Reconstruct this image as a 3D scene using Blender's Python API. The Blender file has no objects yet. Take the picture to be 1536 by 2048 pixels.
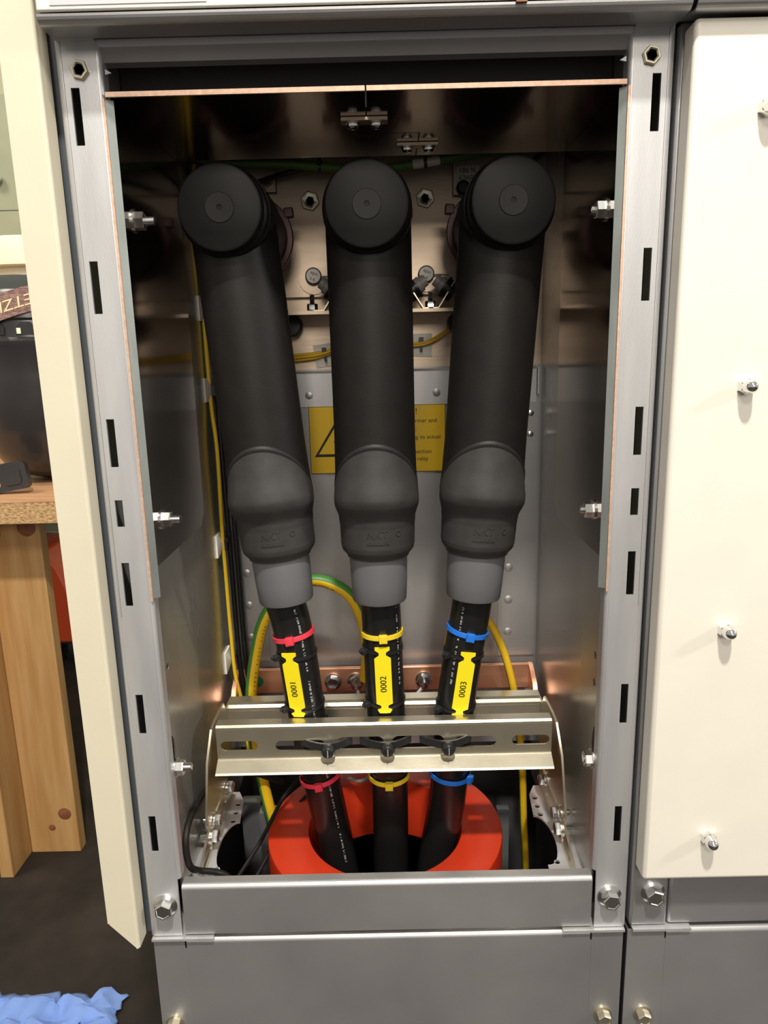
import bpy, math, random
from mathutils import Vector, Matrix
random.seed(7)
PI = math.pi
scene = bpy.context.scene
col = scene.collection

# ------------------------------------------------------------------ camera
def cam_matrix(pos, yaw, pitch, roll):
    cy, sy, cp, sp = math.cos(yaw), math.sin(yaw), math.cos(pitch), math.sin(pitch)
    f = Vector((-sy*cp, cy*cp, -sp)); r = Vector((cy, sy, 0)); u = r.cross(f)
    c, s = math.cos(roll), math.sin(roll)
    r2 = c*r + s*u; u2 = c*u - s*r; b = -f
    return Matrix(((r2.x, u2.x, b.x, pos[0]), (r2.y, u2.y, b.y, pos[1]), (r2.z, u2.z, b.z, pos[2]), (0, 0, 0, 1)))
cd = bpy.data.cameras.new('camera'); camo = bpy.data.objects.new('camera', cd); col.objects.link(camo)
camo.matrix_world = cam_matrix((.0075, -.5373, .4983), .0038, .2146, -.0241)
cd.sensor_fit = 'VERTICAL'; cd.sensor_height = 24.0; cd.lens = 1420/2048*24.0
cd.clip_start = .02; cd.clip_end = 50
scene.camera = camo

# ------------------------------------------------------------------ world and lamps
w = bpy.data.worlds.new('room_air'); scene.world = w; w.use_nodes = True
bg = w.node_tree.nodes['Background']; bg.inputs[0].default_value = (1.0, .95, .87, 1); bg.inputs[1].default_value = .42
def lamp(name, loc, target, energy, sx, sy, color):
    ld = bpy.data.lights.new(name, 'AREA'); ld.shape = 'RECTANGLE'; ld.size = sx; ld.size_y = sy
    ld.energy = energy; ld.color = color
    o = bpy.data.objects.new(name, ld); col.objects.link(o); o.location = loc
    o.rotation_euler = (Vector(target)-Vector(loc)).to_track_quat('-Z', 'Y').to_euler()
    return o
lamp('ceiling_lamp', (.12, -1.02, 2.25), (0, .05, .25), 60, .10, .10, (1, .95, .86))
lamp('ceiling_lamp_hall', (-.25, -3.05, 2.75), (0, .1, .35), 36, .45, .45, (1, .93, .83))
lamp('ceiling_lamp_hall_far', (.45, -5.9, 2.15), (0, .1, .45), 92, 1.3, 1.2, (1, .91, .79))
lamp('ceiling_lamp_side', (2.3, -.80, 1.45), (.1, 0, .3), 22, .25, .25, (1, .96, .9))
lamp('ceiling_lamp_far', (-1.5, .2, 2.3), (-.9, .9, 0), 30, .5, .5, (1, .93, .78))
scene.view_settings.view_transform = 'Standard'; scene.view_settings.look = 'None'
scene.view_settings.exposure = 0.0; scene.view_settings.gamma = 1.0; scene.view_settings.use_curve_mapping = False

# ------------------------------------------------------------------ materials
MATS = {}
def mat(name, base, rough=.5, metal=0.0, var=0.0, vscale=20, stretch=(1, 1, 1), bump=0.0, bscale=200, coat=0.0, base2=None, spec=None, rvar=0.0):
    m = bpy.data.materials.new(name); m.use_nodes = True; nt = m.node_tree; P = nt.nodes['Principled BSDF']
    P.inputs['Base Color'].default_value = (*base, 1); P.inputs['Roughness'].default_value = rough; P.inputs['Metallic'].default_value = metal
    if coat: P.inputs['Coat Weight'].default_value = coat; P.inputs['Coat Roughness'].default_value = .15
    if spec is not None: P.inputs['Specular IOR Level'].default_value = spec
    if var or bump or base2 or rvar:
        tc = nt.nodes.new('ShaderNodeTexCoord'); mp = nt.nodes.new('ShaderNodeMapping'); mp.inputs['Scale'].default_value = stretch
        nt.links.new(tc.outputs['Object'], mp.inputs['Vector'])
        n = nt.nodes.new('ShaderNodeTexNoise'); n.inputs['Scale'].default_value = vscale; n.inputs['Detail'].default_value = 5
        nt.links.new(mp.outputs[0], n.inputs['Vector'])
        if var or base2:
            r = nt.nodes.new('ShaderNodeValToRGB'); b2 = base2 or tuple(max(0, c*(1-var)) for c in base)
            b1 = base if base2 else tuple(min(1, c*(1+var)) for c in base)
            r.color_ramp.elements[0].position = .33; r.color_ramp.elements[1].position = .67
            r.color_ramp.elements[0].color = (*b2, 1); r.color_ramp.elements[1].color = (*b1, 1)
            nt.links.new(n.outputs['Fac'], r.inputs[0]); nt.links.new(r.outputs[0], P.inputs['Base Color'])
        if rvar:
            mr = nt.nodes.new('ShaderNodeMapRange'); mr.inputs[3].default_value = max(.02, rough-rvar); mr.inputs[4].default_value = rough+rvar
            nt.links.new(n.outputs['Fac'], mr.inputs[0]); nt.links.new(mr.outputs[0], P.inputs['Roughness'])
        if bump:
            n2 = nt.nodes.new('ShaderNodeTexNoise'); n2.inputs['Scale'].default_value = bscale; n2.inputs['Detail'].default_value = 3
            nt.links.new(mp.outputs[0], n2.inputs['Vector'])
            bp = nt.nodes.new('ShaderNodeBump'); bp.inputs['Strength'].default_value = bump; bp.inputs['Distance'].default_value = .001
            nt.links.new(n2.outputs['Fac'], bp.inputs['Height']); nt.links.new(bp.outputs[0], P.inputs['Normal'])
    MATS[name] = m; return m
zinc = mat('galvanised_steel', (.56, .56, .57), .45, .62, var=.09, vscale=16, stretch=(3, 3, .4), bump=.06, bscale=500, rvar=.06)
zinc_dark = mat('galvanised_plate', (.43, .425, .43), .42, .75, var=.10, vscale=7, bump=.05, bscale=400, rvar=.08)
zinc_wall = mat('side_wall_sheet', (.56, .54, .51), .27, .80, var=.10, vscale=9, stretch=(1, 1, .25), rvar=.07)
stain = mat('stainless_liner', (.50, .455, .42), .13, 1.0, var=.04, vscale=60, stretch=(1, .2, 1), rvar=.04)
tankst = mat('brushed_stainless', (.66, .53, .41), .44, .78, var=.07, vscale=40, stretch=(.25, 1, 3), bump=.08, bscale=150, rvar=.08)
yzinc = mat('yellow_passivated_zinc', (.64, .59, .46), .30, .92, var=.05, vscale=25, bump=.04, bscale=600, rvar=.03)
bolt_m = mat('bright_zinc_bolt', (.72, .72, .71), .22, 1.0)
chrome = mat('nickel_plated', (.82, .82, .82), .10, 1.0)
edge_m = mat('cut_edge_warm_reflection', (.70, .47, .35), .45, .5, var=.12, vscale=90, stretch=(3, 1, 3))  # copper tint paints a warm reflection onto the liner's cut edges
flange_m = mat('liner_front_fold', (.42, .46, .44), .38, .8, var=.12, vscale=60, stretch=(1, 1, .3))
cream = mat('cream_powder_coat', (.765, .725, .64), .42, 0, var=.015, vscale=30, bump=.05, bscale=350)
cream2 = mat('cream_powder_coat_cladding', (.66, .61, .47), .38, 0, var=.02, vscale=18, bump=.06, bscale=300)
gap_m = mat('dark_blue_grey_gasket', (.055, .065, .078), .6)
under_m = mat('dark_underside_sheet', (.16, .15, .14), .5, .5)
pit_m = mat('dark_plinth_interior', (.05, .05, .052), .7)
pit_g = mat('plinth_inner_channel', (.16, .165, .17), .5, .3)
rubber_lit = mat('black_rubber_lit', (.036, .0345, .0335), .55, 0, var=.12, vscale=60, bump=.10, bscale=900, spec=.35)  # same rubber as the shaft, greyer to paint in the light on the boot
rubber_half_shade = mat('black_rubber_half_shade', (.017, .016, .0155), .55, 0, var=.12, vscale=60, bump=.10, bscale=900, spec=.3)  # mid tone paints a soft shade band along the arched edge
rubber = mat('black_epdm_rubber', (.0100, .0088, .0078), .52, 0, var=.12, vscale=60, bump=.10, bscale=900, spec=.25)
capm = mat('black_moulded_cap', (.006, .0055, .005), .45, 0, var=.1, vscale=30, spec=.17)
capc = mat('cap_centre_insert', (.009, .008, .007), .48, spec=.24)
flred = mat('bushing_flange_maroon', (.085, .018, .014), .45)
sleeve_m = mat('grey_shrink_sleeve', (.125, .125, .132), .36, 0, var=.03, vscale=20)
cable_m = mat('black_cable_jacket', (.012, .012, .012), .26, 0, bump=.04, bscale=120)
white_ink = mat('white_print', (.55, .55, .55), .6)
black_ink = mat('black_print', (.012, .012, .012), .6)
red_p = mat('red_nylon', (.75, .045, .075), .4); yel_p = mat('yellow_nylon', (.82, .60, .03), .4); blu_p = mat('blue_nylon', (.015, .17, .68), .4)
blk_p = mat('black_nylon', (.016, .016, .017), .35)
tag_m = mat('yellow_tag_plastic', (.86, .72, .01), .45)
copper = mat('copper_bar', (.84, .44, .27), .38, .85, var=.14, vscale=45, stretch=(.3, 1, 1), rvar=.08)
ct_m = mat('orange_red_resin', (.52, .035, .010), .36, 0, var=.05, vscale=12)
gn_w = mat('wire_green', (.055, .21, .035), .45); ye_w = mat('wire_yellow', (.72, .44, .015), .42)
grn_c = mat('green_control_cable', (.10, .19, .035), .5)
wht_p = mat('white_nylon_mount', (.80, .78, .72), .5)
sign_y = mat('warning_yellow', (.78, .50, .01), .45)
lab_w = mat('pale_label', (.78, .70, .60), .5)
gry_p = mat('grey_plastic_nut', (.32, .30, .29), .5)
disc_w = mat('white_disc_face', (.90, .86, .78), .5)
green_dot = mat('green_earth_sticker', (.02, .19, .08), .5)
pine = mat('pine_board', (.52, .31, .125), .55, 0, base2=(.41, .215, .07), vscale=6, stretch=(9, 9, .7), bump=.05, bscale=60)
knot = mat('pine_knot', (.22, .075, .03), .6, var=.2, vscale=80)
chip_top = mat('bench_top_laminate', (.50, .27, .14), .5, 0, var=.15, vscale=14, stretch=(1, 8, 1))
chip = mat('chipboard_edge', (.66, .43, .21), .8, 0, base2=(.24, .13, .05), vscale=260, stretch=(.6, 1, 1.4), bump=.5, bscale=220)
helm = mat('black_helmet_shell', (.030, .027, .027), .30, 0, var=.1, vscale=20, bump=.05, bscale=500)
helm2 = mat('helmet_padding', (.03, .035, .03), .8)
strap_m = mat('brown_woven_strap', (.36, .22, .18), .85, 0, base2=(.12, .06, .055), vscale=300, stretch=(.4, .4, 1.6), bump=.5, bscale=500)
strap_t = mat('cream_strap_lettering', (.82, .64, .36), .7)
tub_m = mat('ivory_plastic', (.86, .80, .58), .5)
locker_m = mat('olive_grey_locker', (.36, .36, .22), .45, .1, base2=(.20, .22, .17), vscale=2.2, stretch=(1, 1, 1))
wall_m = mat('pale_yellow_wall', (.74, .70, .46), .8, 0, var=.03, vscale=4)
ceil_m = mat('wall_grey', (.30, .32, .30), .8)
orange_m = mat('orange_machine_paint', (.62, .075, .018), .4)
tyre_m = mat('black_tyre', (.012, .012, .012), .7)
paper = mat('blue_paper_towel', (.17, .28, .62), .9, 0, var=.06, vscale=40, bump=.25, bscale=260)
floor_m = mat('dark_concrete_floor', (.034, .027, .022), .66, 0, base2=(.015, .012, .010), vscale=9, bump=.25, bscale=220, spec=.22)
bulb_m = mat('sticker_grey', (.52, .53, .55), .5)

# ------------------------------------------------------------------ mesh helpers
class MB:
    def __init__(s): s.v = []; s.f = []; s.m = []
    def add(s, vs, fs, mi=0):
        o = len(s.v); s.v += [Vector(q) for q in vs]; s.f += [tuple(o+i for i in f) for f in fs]; s.m += [mi]*len(fs); return s
    def box(s, x0, x1, y0, y1, z0, z1, mi=0):
        vs = [(x, y, z) for x in (x0, x1) for y in (y0, y1) for z in (z0, z1)]
        return s.add(vs, [(0, 1, 3, 2), (4, 6, 7, 5), (0, 4, 5, 1), (2, 3, 7, 6), (0, 2, 6, 4), (1, 5, 7, 3)], mi)
    def prism(s, poly, axis, a, b, mi=0):
        # poly in the two other axes (x->(y,z), y->(x,z), z->(x,y))
        def P(p, t): return (t, p[0], p[1]) if axis == 'x' else ((p[0], t, p[1]) if axis == 'y' else (p[0], p[1], t))
        n = len(poly); vs = [P(p, a) for p in poly]+[P(p, b) for p in poly]
        fs = [tuple(range(n))[::-1], tuple(range(n, 2*n))]+[(i, (i+1) % n, n+(i+1) % n, n+i) for i in range(n)]
        return s.add(vs, fs, mi)
    def strip(s, path, axis, a, b, t):
        # bent sheet: 2-D polyline given thickness t, extruded along axis
        n = len(path); L = []; R = []
        for i, p in enumerate(path):
            p = Vector(p); d = Vector((0, 0))
            if i > 0: d += (p-Vector(path[i-1])).normalized()
            if i < n-1: d += (Vector(path[i+1])-p).normalized()
            d.normalize(); nn = Vector((-d.y, d.x)); L.append(p+nn*t/2); R.append(p-nn*t/2)
        for i in range(n-1):
            s.prism([L[i], L[i+1], R[i+1], R[i]], axis, a, b)
        return s
    def lathe(s, prof, org, axis, seg=32, phase=0.0, mi=0):
        org = Vector(org); ax = Vector(axis).normalized()
        t = Vector((0, 0, 1)) if abs(ax.z) < .9 else Vector((1, 0, 0))
        u = (t-ax*t.dot(ax)).normalized(); v = ax.cross(u); vs = []; fs = []; n = len(prof)
        for k in range(seg):
            a = 2*PI*k/seg+phase
            for r, h in prof: vs.append(org+ax*h+(u*math.cos(a)+v*math.sin(a))*r)
        for k in range(seg):
            k2 = (k+1) % seg
            for i in range(n-1): fs.append((k*n+i, k2*n+i, k2*n+i+1, k*n+i+1))
        if prof[0][0] > 1e-9: fs.append(tuple(k*n for k in range(seg))[::-1])
        if prof[-1][0] > 1e-9: fs.append(tuple(k*n+n-1 for k in range(seg)))
        return s.add(vs, fs, mi)
    def tube(s, path, r, seg=12, stripe=None, ref=None, caps=True):
        path = [Vector(p) for p in path]; n = len(path); vs = []; u = None
        for i, p in enumerate(path):
            d = (path[min(i+1, n-1)]-path[max(i-1, 0)]).normalized()
            if u is None:
                t = Vector(ref) if ref else (Vector((0, 0, 1)) if abs(d.z) < .9 else Vector((1, 0, 0))); u = t-d*t.dot(d)
            else: u = u-d*u.dot(d)
            u.normalize(); v = d.cross(u); rr = r[i] if isinstance(r, (list, tuple)) else r
            for k in range(seg):
                a = 2*PI*k/seg; vs.append(p+(u*math.cos(a)+v*math.sin(a))*rr)
        o = len(s.v); s.v += vs
        for i in range(n-1):
            for k in range(seg):
                k2 = (k+1) % seg; s.f.append((o+i*seg+k, o+i*seg+k2, o+(i+1)*seg+k2, o+(i+1)*seg+k))
                s.m.append(1 if (stripe and k in stripe) else 0)
        if caps:
            s.f.append(tuple(o+k for k in range(seg))[::-1]); s.m.append(0)
            s.f.append(tuple(o+(n-1)*seg+k for k in range(seg))); s.m.append(0)
        return s
    def mesh(s, me, M, mi=0):
        s.add([M @ q.co for q in me.vertices], [tuple(p.vertices) for p in me.polygons], mi); return s

ORG = {}
def link(o, parent=None):
    col.objects.link(o)
    if parent is not None: o.parent = parent
    return o
def thing(name, label, cat, loc=(0, 0, 0), group=None):
    o = bpy.data.objects.new(name, None); link(o); o.location = loc; o.empty_display_size = .02
    o['label'] = label; o['category'] = cat
    if group: o['group'] = group
    ORG[o.name] = Vector(loc); return o
def build(name, mb, mats, parent=None, angle=35, bevel=0.0, seg=2, label=None, cat=None, group=None, kind=None, loc=None):
    org = ORG[parent.name] if parent is not None else Vector(loc or (0, 0, 0))
    me = bpy.data.meshes.new(name); me.from_pydata([tuple(q-org) for q in mb.v], [], mb.f)
    for m in (mats if isinstance(mats, (list, tuple)) else [mats]): me.materials.append(m)
    me.polygons.foreach_set('material_index', mb.m); me.polygons.foreach_set('use_smooth', [True]*len(mb.f))
    me.update(); me.validate(); me.set_sharp_from_angle(angle=math.radians(angle))
    o = bpy.data.objects.new(name, me); link(o, parent)
    if parent is None: o.location = org
    ORG[o.name] = org
    if bevel:
        bv = o.modifiers.new('bevel', 'BEVEL'); bv.width = bevel; bv.segments = seg; bv.limit_method = 'ANGLE'; bv.angle_limit = math.radians(40)
    for k, val in (('label', label), ('category', cat), ('group', group), ('kind', kind)):
        if val: o[k] = val
    return o
def flat(outlines, thick):
    cu = bpy.data.curves.new('tmp', 'CURVE'); cu.dimensions = '2D'; cu.fill_mode = 'BOTH'; cu.extrude = thick/2
    for ol in outlines:
        sp = cu.splines.new('POLY'); sp.points.add(len(ol)-1)
        for q, p in zip(sp.points, ol): q.co = (p[0], p[1], 0, 1)
        sp.use_cyclic_u = True
    ob = bpy.data.objects.new('tmp', cu); me = bpy.data.meshes.new_from_object(ob); bpy.data.objects.remove(ob); bpy.data.curves.remove(cu); return me
def textmesh(body, size, thick=.0002, res=3):
    cu = bpy.data.curves.new('tmp', 'FONT'); cu.body = body; cu.size = size; cu.extrude = thick/2; cu.align_x = 'CENTER'; cu.align_y = 'CENTER'; cu.resolution_u = res
    ob = bpy.data.objects.new('tmp', cu); me = bpy.data.meshes.new_from_object(ob); bpy.data.objects.remove(ob); bpy.data.curves.remove(cu); return me
def frame(o, u, v):
    u = Vector(u).normalized(); v = Vector(v).normalized(); n = u.cross(v)
    return Matrix(((u.x, v.x, n.x, o[0]), (u.y, v.y, n.y, o[1]), (u.z, v.z, n.z, o[2]), (0, 0, 0, 1)))
XZ = lambda y: frame((0, y, 0), (1, 0, 0), (0, 0, 1))      # (u,v)->(x,z), normal -y
YZ = lambda x: frame((x, 0, 0), (0, 1, 0), (0, 0, 1))      # normal +x
XY = lambda z: frame((0, 0, z), (1, 0, 0), (0, 1, 0))
def circ(cx, cy, r, n=20, ry=None): return [(cx+r*math.cos(2*PI*i/n), cy+(ry or r)*math.sin(2*PI*i/n)) for i in range(n)]
def slot(x0, x1, y0, y1, n=6):
    r = min(x1-x0, y1-y0)/2; out = []
    for cx, cy, a0 in ((x1-r, y1-r, 0), (x0+r, y1-r, 90), (x0+r, y0+r, 180), (x1-r, y0+r, 270)):
        for i in range(n+1):
            a = math.radians(a0+90*i/n); out.append((cx+r*math.cos(a), cy+r*math.sin(a)))
    return out
def rrect(x0, x1, y0, y1, r, n=5):
    out = []
    for cx, cy, a0 in ((x1-r, y1-r, 0), (x0+r, y1-r, 90), (x0+r, y0+r, 180), (x1-r, y0+r, 270)):
        for i in range(n+1):
            a = math.radians(a0+90*i/n); out.append((cx+r*math.cos(a), cy+r*math.sin(a)))
    return out
def rect(x0, x1, y0, y1): return [(x0, y0), (x1, y0), (x1, y1), (x0, y1)]
def spline(pts, n=8):
    P = [Vector(p) for p in pts]; P = [P[0]*2-P[1]]+P+[P[-1]*2-P[-2]]; out = []
    for i in range(1, len(P)-2):
        for k in range(n):
            t = k/n; a, b, c, d = P[i-1], P[i], P[i+1], P[i+2]
            out.append(.5*((2*b)+(c-a)*t+(2*a-5*b+4*c-d)*t*t+(3*b-a-3*c+d)*t**3))
    out.append(P[-2]); return out
def hexhead(mb, o, ax, r, h, flange=0, ring=True, phase=0.0):
    o = Vector(o); ax = Vector(ax).normalized(); z0 = 0
    if flange: mb.lathe([(flange, 0), (flange, .0012), (r*1.02, .003), (.0, .003)], o, ax, 28); z0 = .0022
    mb.lathe([(r, z0), (r, z0+h-.0008), (r*.9, z0+h), (r*.78, z0+h), (r*.72, z0+h-.0006), (0, z0+h-.0006)], o, ax, 6, phase)
    return mb
def thread(mb, o, ax, r, length, pitch=.0011):
    prof = [(r, 0)]; n = int(length/pitch)
    for i in range(n): prof += [(r*.88, pitch*(i+.5)), (r, pitch*(i+1))]
    prof += [(r*.8, length), (0, length)]
    return mb.lathe(prof, o, ax, 14)
def nutring(mb, o, ax, r, h, hole, depth=.003, phase=0.0):
    mb.lathe([(r, 0), (r, h-.0006), (r*.92, h), (hole*1.25, h), (hole, h-.0006), (hole, -depth), (0, -depth)], o, ax, 6, phase); return mb

# ================================================================== THE ROOM
mb = MB(); mb.box(-4, 4, -4, 3.2, -.50, -.45); build('floor', mb, floor_m, kind='structure')
mb = MB(); mb.box(-4, 4, 3.0, 3.1, -.45, 2.6); build('wall_back', mb, wall_m, kind='structure')

# ================================================================== CUBICLE
CB = thing('switchgear_cubicle', 'open galvanised switchgear cubicle with slotted posts and metal-lined cable compartment', 'cabinet', (0, .13, -.45))
SL = [(.647, .6835), (.534, .5705), (.421, .4575), (.374, .3953), (.309, .345), (.197, .2325), (.085, .120)]
for s in (-1, 1):
    m = MB(); x = lambda v: s*v
    holes = [rect(min(x(.2022), x(.1962)), max(x(.2022), x(.1962)), a, b) for a, b in SL]
    x0, x1 = sorted((x(.2072), x(.1828)))
    m.mesh(flat([rect(x0, x1, 0, .7155)]+holes, .0018), XZ(.0009))
    arc = [(x(.2072)+s*.003*math.sin(a), .0009+.003*(1-math.cos(a))) for a in [i*PI/12 for i in range(7)]]
    m.strip(arc+[(x(.2102), .035)], 'z', 0, .7155, .0018)
    arc = [(x(.1828)-s*.0022*math.sin(a), .0009+.0022*(1-math.cos(a))) for a in [i*PI/12 for i in range(7)]]
    m.strip(arc+[(x(.1806), .012)], 'z', .0575, .7155, .0018)
    po = build('post', m, zinc, CB)
    m = MB(); m.box(min(x(.2064), x(.2061)), max(x(.2064), x(.2061)), -.00012, .0005, .30, .712); build('scribe_line', m, under_m, po)
    m = MB(); nutring(m, (x(.1943), 0, .6940), (0, -1, 0), .0064, .0030, .0038, phase=.3); build('rivet_nut', m, yzinc, CB)
    m = MB(); hexhead(m, (x(.195), 0, .0320), (0, -1, 0), 0.0079, .0078, flange=.0106, phase=.2+s*.15); build('flange_bolt', m, bolt_m, CB)
    m = MB(); a, b = sorted((x(.2095), x(.155))); m.box(a, b, -.0035, .03, -.0030, -.0008); build('foot_plate', m, zinc, CB)
    # outer side sheet, seen in the gap
    m = MB(); a, b = sorted((x(.2112), x(.2190 if s < 0 else .2128))); m.box(a, b, .008, .33, -.002, .715 if s > 0 else 1.14); build('side_sheet', m, gap_m, CB)
    # inside wall
    m = MB(); wh = [circ(.029, .2455, .0032), circ(.029, .2205, .0032)] if s > 0 else [circ(.028, .2440, .0032)]
    wh.append(circ(.020, .164, .0085, ry=.019))
    m.mesh(flat([rect(.012, .2745, -.02, .7175)]+wh, .0015), YZ(x(.1835))); m.box(*sorted((x(.1835), x(.1806))), .010, .012, .0575, .70)
    build('side_wall', m, zinc_wall, CB)
    # liner cheek with folded front edge
    m = MB(); m.mesh(flat([[(.004, .339), (.150, .339), (.163, .352), (.163, .677), (.004, .677)]], .0015), YZ(x(.1775)))
    lc = build('liner_side', m, stain, CB)
    m = MB(); m.strip([(x(.1800), .0012), (x(.1752), .0042)], 'z', .315, .676, .0016); build('liner_fold', m, flange_m, lc)
    m = MB(); a, b = sorted((x(.1812), x(.1796))); m.box(a, b, -.0012, .003, .313, .676); build('cut_edge', m, edge_m, lc)
    for zz in (.6025, .3725):
        m = MB(); ax = (-s, 0, 0); m.lathe([(.0085, 0), (.0085, .0014), (0, .0014)], (x(.1768), .031, zz), ax, 24)
        hexhead(m, (x(.1768)-s*.0014, .031, zz), ax, .0068, .0065, phase=.4); build('stud_nut', m, bolt_m, CB)
        m = MB(); thread(m, (x(.1768)-s*.0075, .031, zz), ax, .0034, .008 if s < 0 else .004); build('stud_thread', m, bolt_m, CB)
    m = MB(); ax = (-s, 0, 0); m.lathe([(.0085, 0), (.0085, .0014), (0, .0014)], (x(.1800), .016, .156), ax, 24)
    hexhead(m, (x(.1790), .016, .156), ax, .0068, .0065, phase=.4); thread(m, (x(.1730), .016, .156), ax, .0036, .007 if s < 0 else .001); build('stud_nut', m, bolt_m, CB)
# lower rail with rolled top
m = MB(); arc = [(.0045-.0036*math.cos(a), .0462+.0036*math.sin(a)) for a in [i*PI/12 for i in range(7)]]
m.strip([(.0009, .0012)]+arc+[(.0115, .0498)], 'x', -.1798, .1798, .0018); build('bottom_rail', m, zinc_dark, CB)
# upper beam
m = MB(); m.strip([(.016, .7135), (.003, .7135), (.0006, .7125), (.0014, .7085), (.006, .7010), (.012, .7000)], 'x', -.1815, .1815, .0016); build('top_beam', m, zinc_dark, CB)
m = MB(); m.box(-.182, .182, .045, .06, .681, .712); build('beam_shade_sheet', m, pit_m, CB)  # near-black sheet stands in for the shade in the opening above the liner
for s in (-1, 1):
    m = MB(); m.prism([(s*.179, .6960), (s*.179, .6925), (s*.1745, .6935)], 'y', .004, .0055); build('beam_tab', m, zinc_dark, CB)
# liner roof in two stepped halves
L = [(-.1785, .0), (-.0008, .0), (-.0022, .0968), (.0410, .0968), (.0410, .163), (-.1785, .163)]
Rr = [(.0004, .0), (.1785, .0), (.1785, .163), (.0420, .163), (.0420, .0958), (-.0012, .0958)]
for poly, a, b in ((L, -.1785, -.0008), (Rr, .0004, .1785)):
    m = MB(); m.mesh(flat([poly], .0020), XY(.6782)); lt = build('liner_roof', m, stain, CB)
    m = MB(); m.box(a, b, -.0015, .0002, .6768, .6800); build('cut_edge', m, edge_m, lt)
for (x0, x1, y0, y1, scr) in ((-.0205, .0152, .052, .064, ((-.0115, .058), (.0065, .058))), (.0235, .0590, .121, .131, ((.0322, .126), (.0508, .126)))):
    m = MB(); m.box(x0, x1, y0, y1, .6742, .6770); cp = build('joint_plate', m, tankst, CB, bevel=.0004)
    for sx, sy in scr:
        m = MB(); m.lathe([(.0056, 0), (.0056, .0009), (.0047, .0012), (.0045, .0030), (.0030, .0044), (.0012, .0046), (.0010, .0030), (0, .0030)], (sx, sy, .6742), (0, 0, -1), 20); build('pan_screw', m, bolt_m, cp)
# tank front, behind the connectors
m = MB(); m.box(-.1835, .1835, .268, .272, .486, .74); build('tank_wall', m, tankst, CB)
m = MB(); m.mesh(flat([[(-.150, .5655), (.150, .5655), (.150, .6595), (.0840, .6595), (.0840, .6815), (-.0995, .6815), (-.0995, .6665), (-.150, .6665)]], .003), XZ(.2635)); tp = build('bushing_plate', m, tankst, CB, bevel=.0006)
m = MB(); m.box(-.150, .150, .2590, .2630, .5635, .5652); build('plate_fold', m, tankst, tp)
for sx in (-.0653, .0554):
    m = MB(); nutring(m, (sx, .262, .6600), (0, -1, 0), .0102, .004, .0042, phase=.25); m.lathe([(.0036, 0), (.0030, .004), (0, .004)], (sx, .266, .6600), (0, -1, 0), 12); build('plate_nut', m, yzinc, CB)
for sx0, sx1 in ((-.150, -.1003), (.0850, .150)):
    m = MB(); m.box(sx0, sx1, .2560, .2600, .6620 if sx0 > 0 else .6690, .705); build('corner_bracket', m, tankst, CB)
m = MB(); hexhead(m, (-.108, .256, .679), (0, -1, 0), .006, .004); build('bracket_bolt', m, yzinc, CB)
m = MB(); m.lathe([(.0072, 0), (.0072, .006), (.005, .008), (0, .008)], (.0945, .256, .6675), (0, -1, 0), 20); build('bracket_knob', m, blk_p, CB)
m = MB(); m.strip([(.264, .5680), (.258, .5600)], 'x', -.150, .150, .001)
# voltage shelf and its brackets
m = MB(); m.box(-.165, .165, .212, .268, .5440, .5458); m.box(-.165, .165, .211, .2125, .5425, .5458); build('socket_shelf', m, tankst, CB)
for sx in (-.0646, .0556):
    m = MB(); m.mesh(flat([slot(sx-.0165, sx+.0165, .566, .598, 4)], .0012), XZ(.2605)); build('tag_backing', m, tankst, CB, bevel=.0003)
for sx in (-.064, .0575):
    m = MB(); hexhead(m, (sx, .222, .5470), (0, 0, 1), .0056, .0065); thread(m, (sx, .222, .5535), (0, 0, 1), .0026, .009); build('shelf_bolt', m, chrome, CB)
# lower back wall
m = MB(); m.box(-.1835, .1835, .2620, .2640, .03, .487); build('back_wall', m, zinc_dark, CB)
m = MB(); m.strip([(.2600, .4460), (.2600, .4820), (.2630, .4850)], 'x', -.175, .176, .0016); bs = build('back_wall_head', m, zinc, CB)
for sx in (-.0756, .0659):
    m = MB(); m.lathe([(.0042, 0), (.0042, .0006), (.0034, .0009), (0, .0009)], (sx, .2592, .4588), (0, -1, 0), 20); build('rivet', m, zinc_dark, bs)
for s in (-1, 1):
    m = MB(); a, b = sorted((s*.1365, s*.1800)); m.box(a, b, .2600, .2620, .145, .446); sp_ = build('back_side_strip', m, zinc_dark, CB)
    xr = -.1577 if s < 0 else .1487
    for zz in (.2550, .2155, .1752):
        m = MB(); m.lathe([(.0046, 0), (.0046, .0007), (.0036, .0012), (0, .0012)], (xr, .2600, zz), (0, -1, 0), 20); build('rivet', m, zinc_dark, sp_)
for zz in (.4336, .4102):
    m = MB(); m.lathe([(.0034, 0), (.0034, .0007), (.0026, .0011), (0, .0011)], (.1708, .2600, zz), (0, -1, 0), 18); build('rivet', m, bolt_m, sp_)
m = MB(); m.box(.1772, .1790, .2570, .2600, .455, .484); build('corner_clip', m, zinc, CB)
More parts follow.
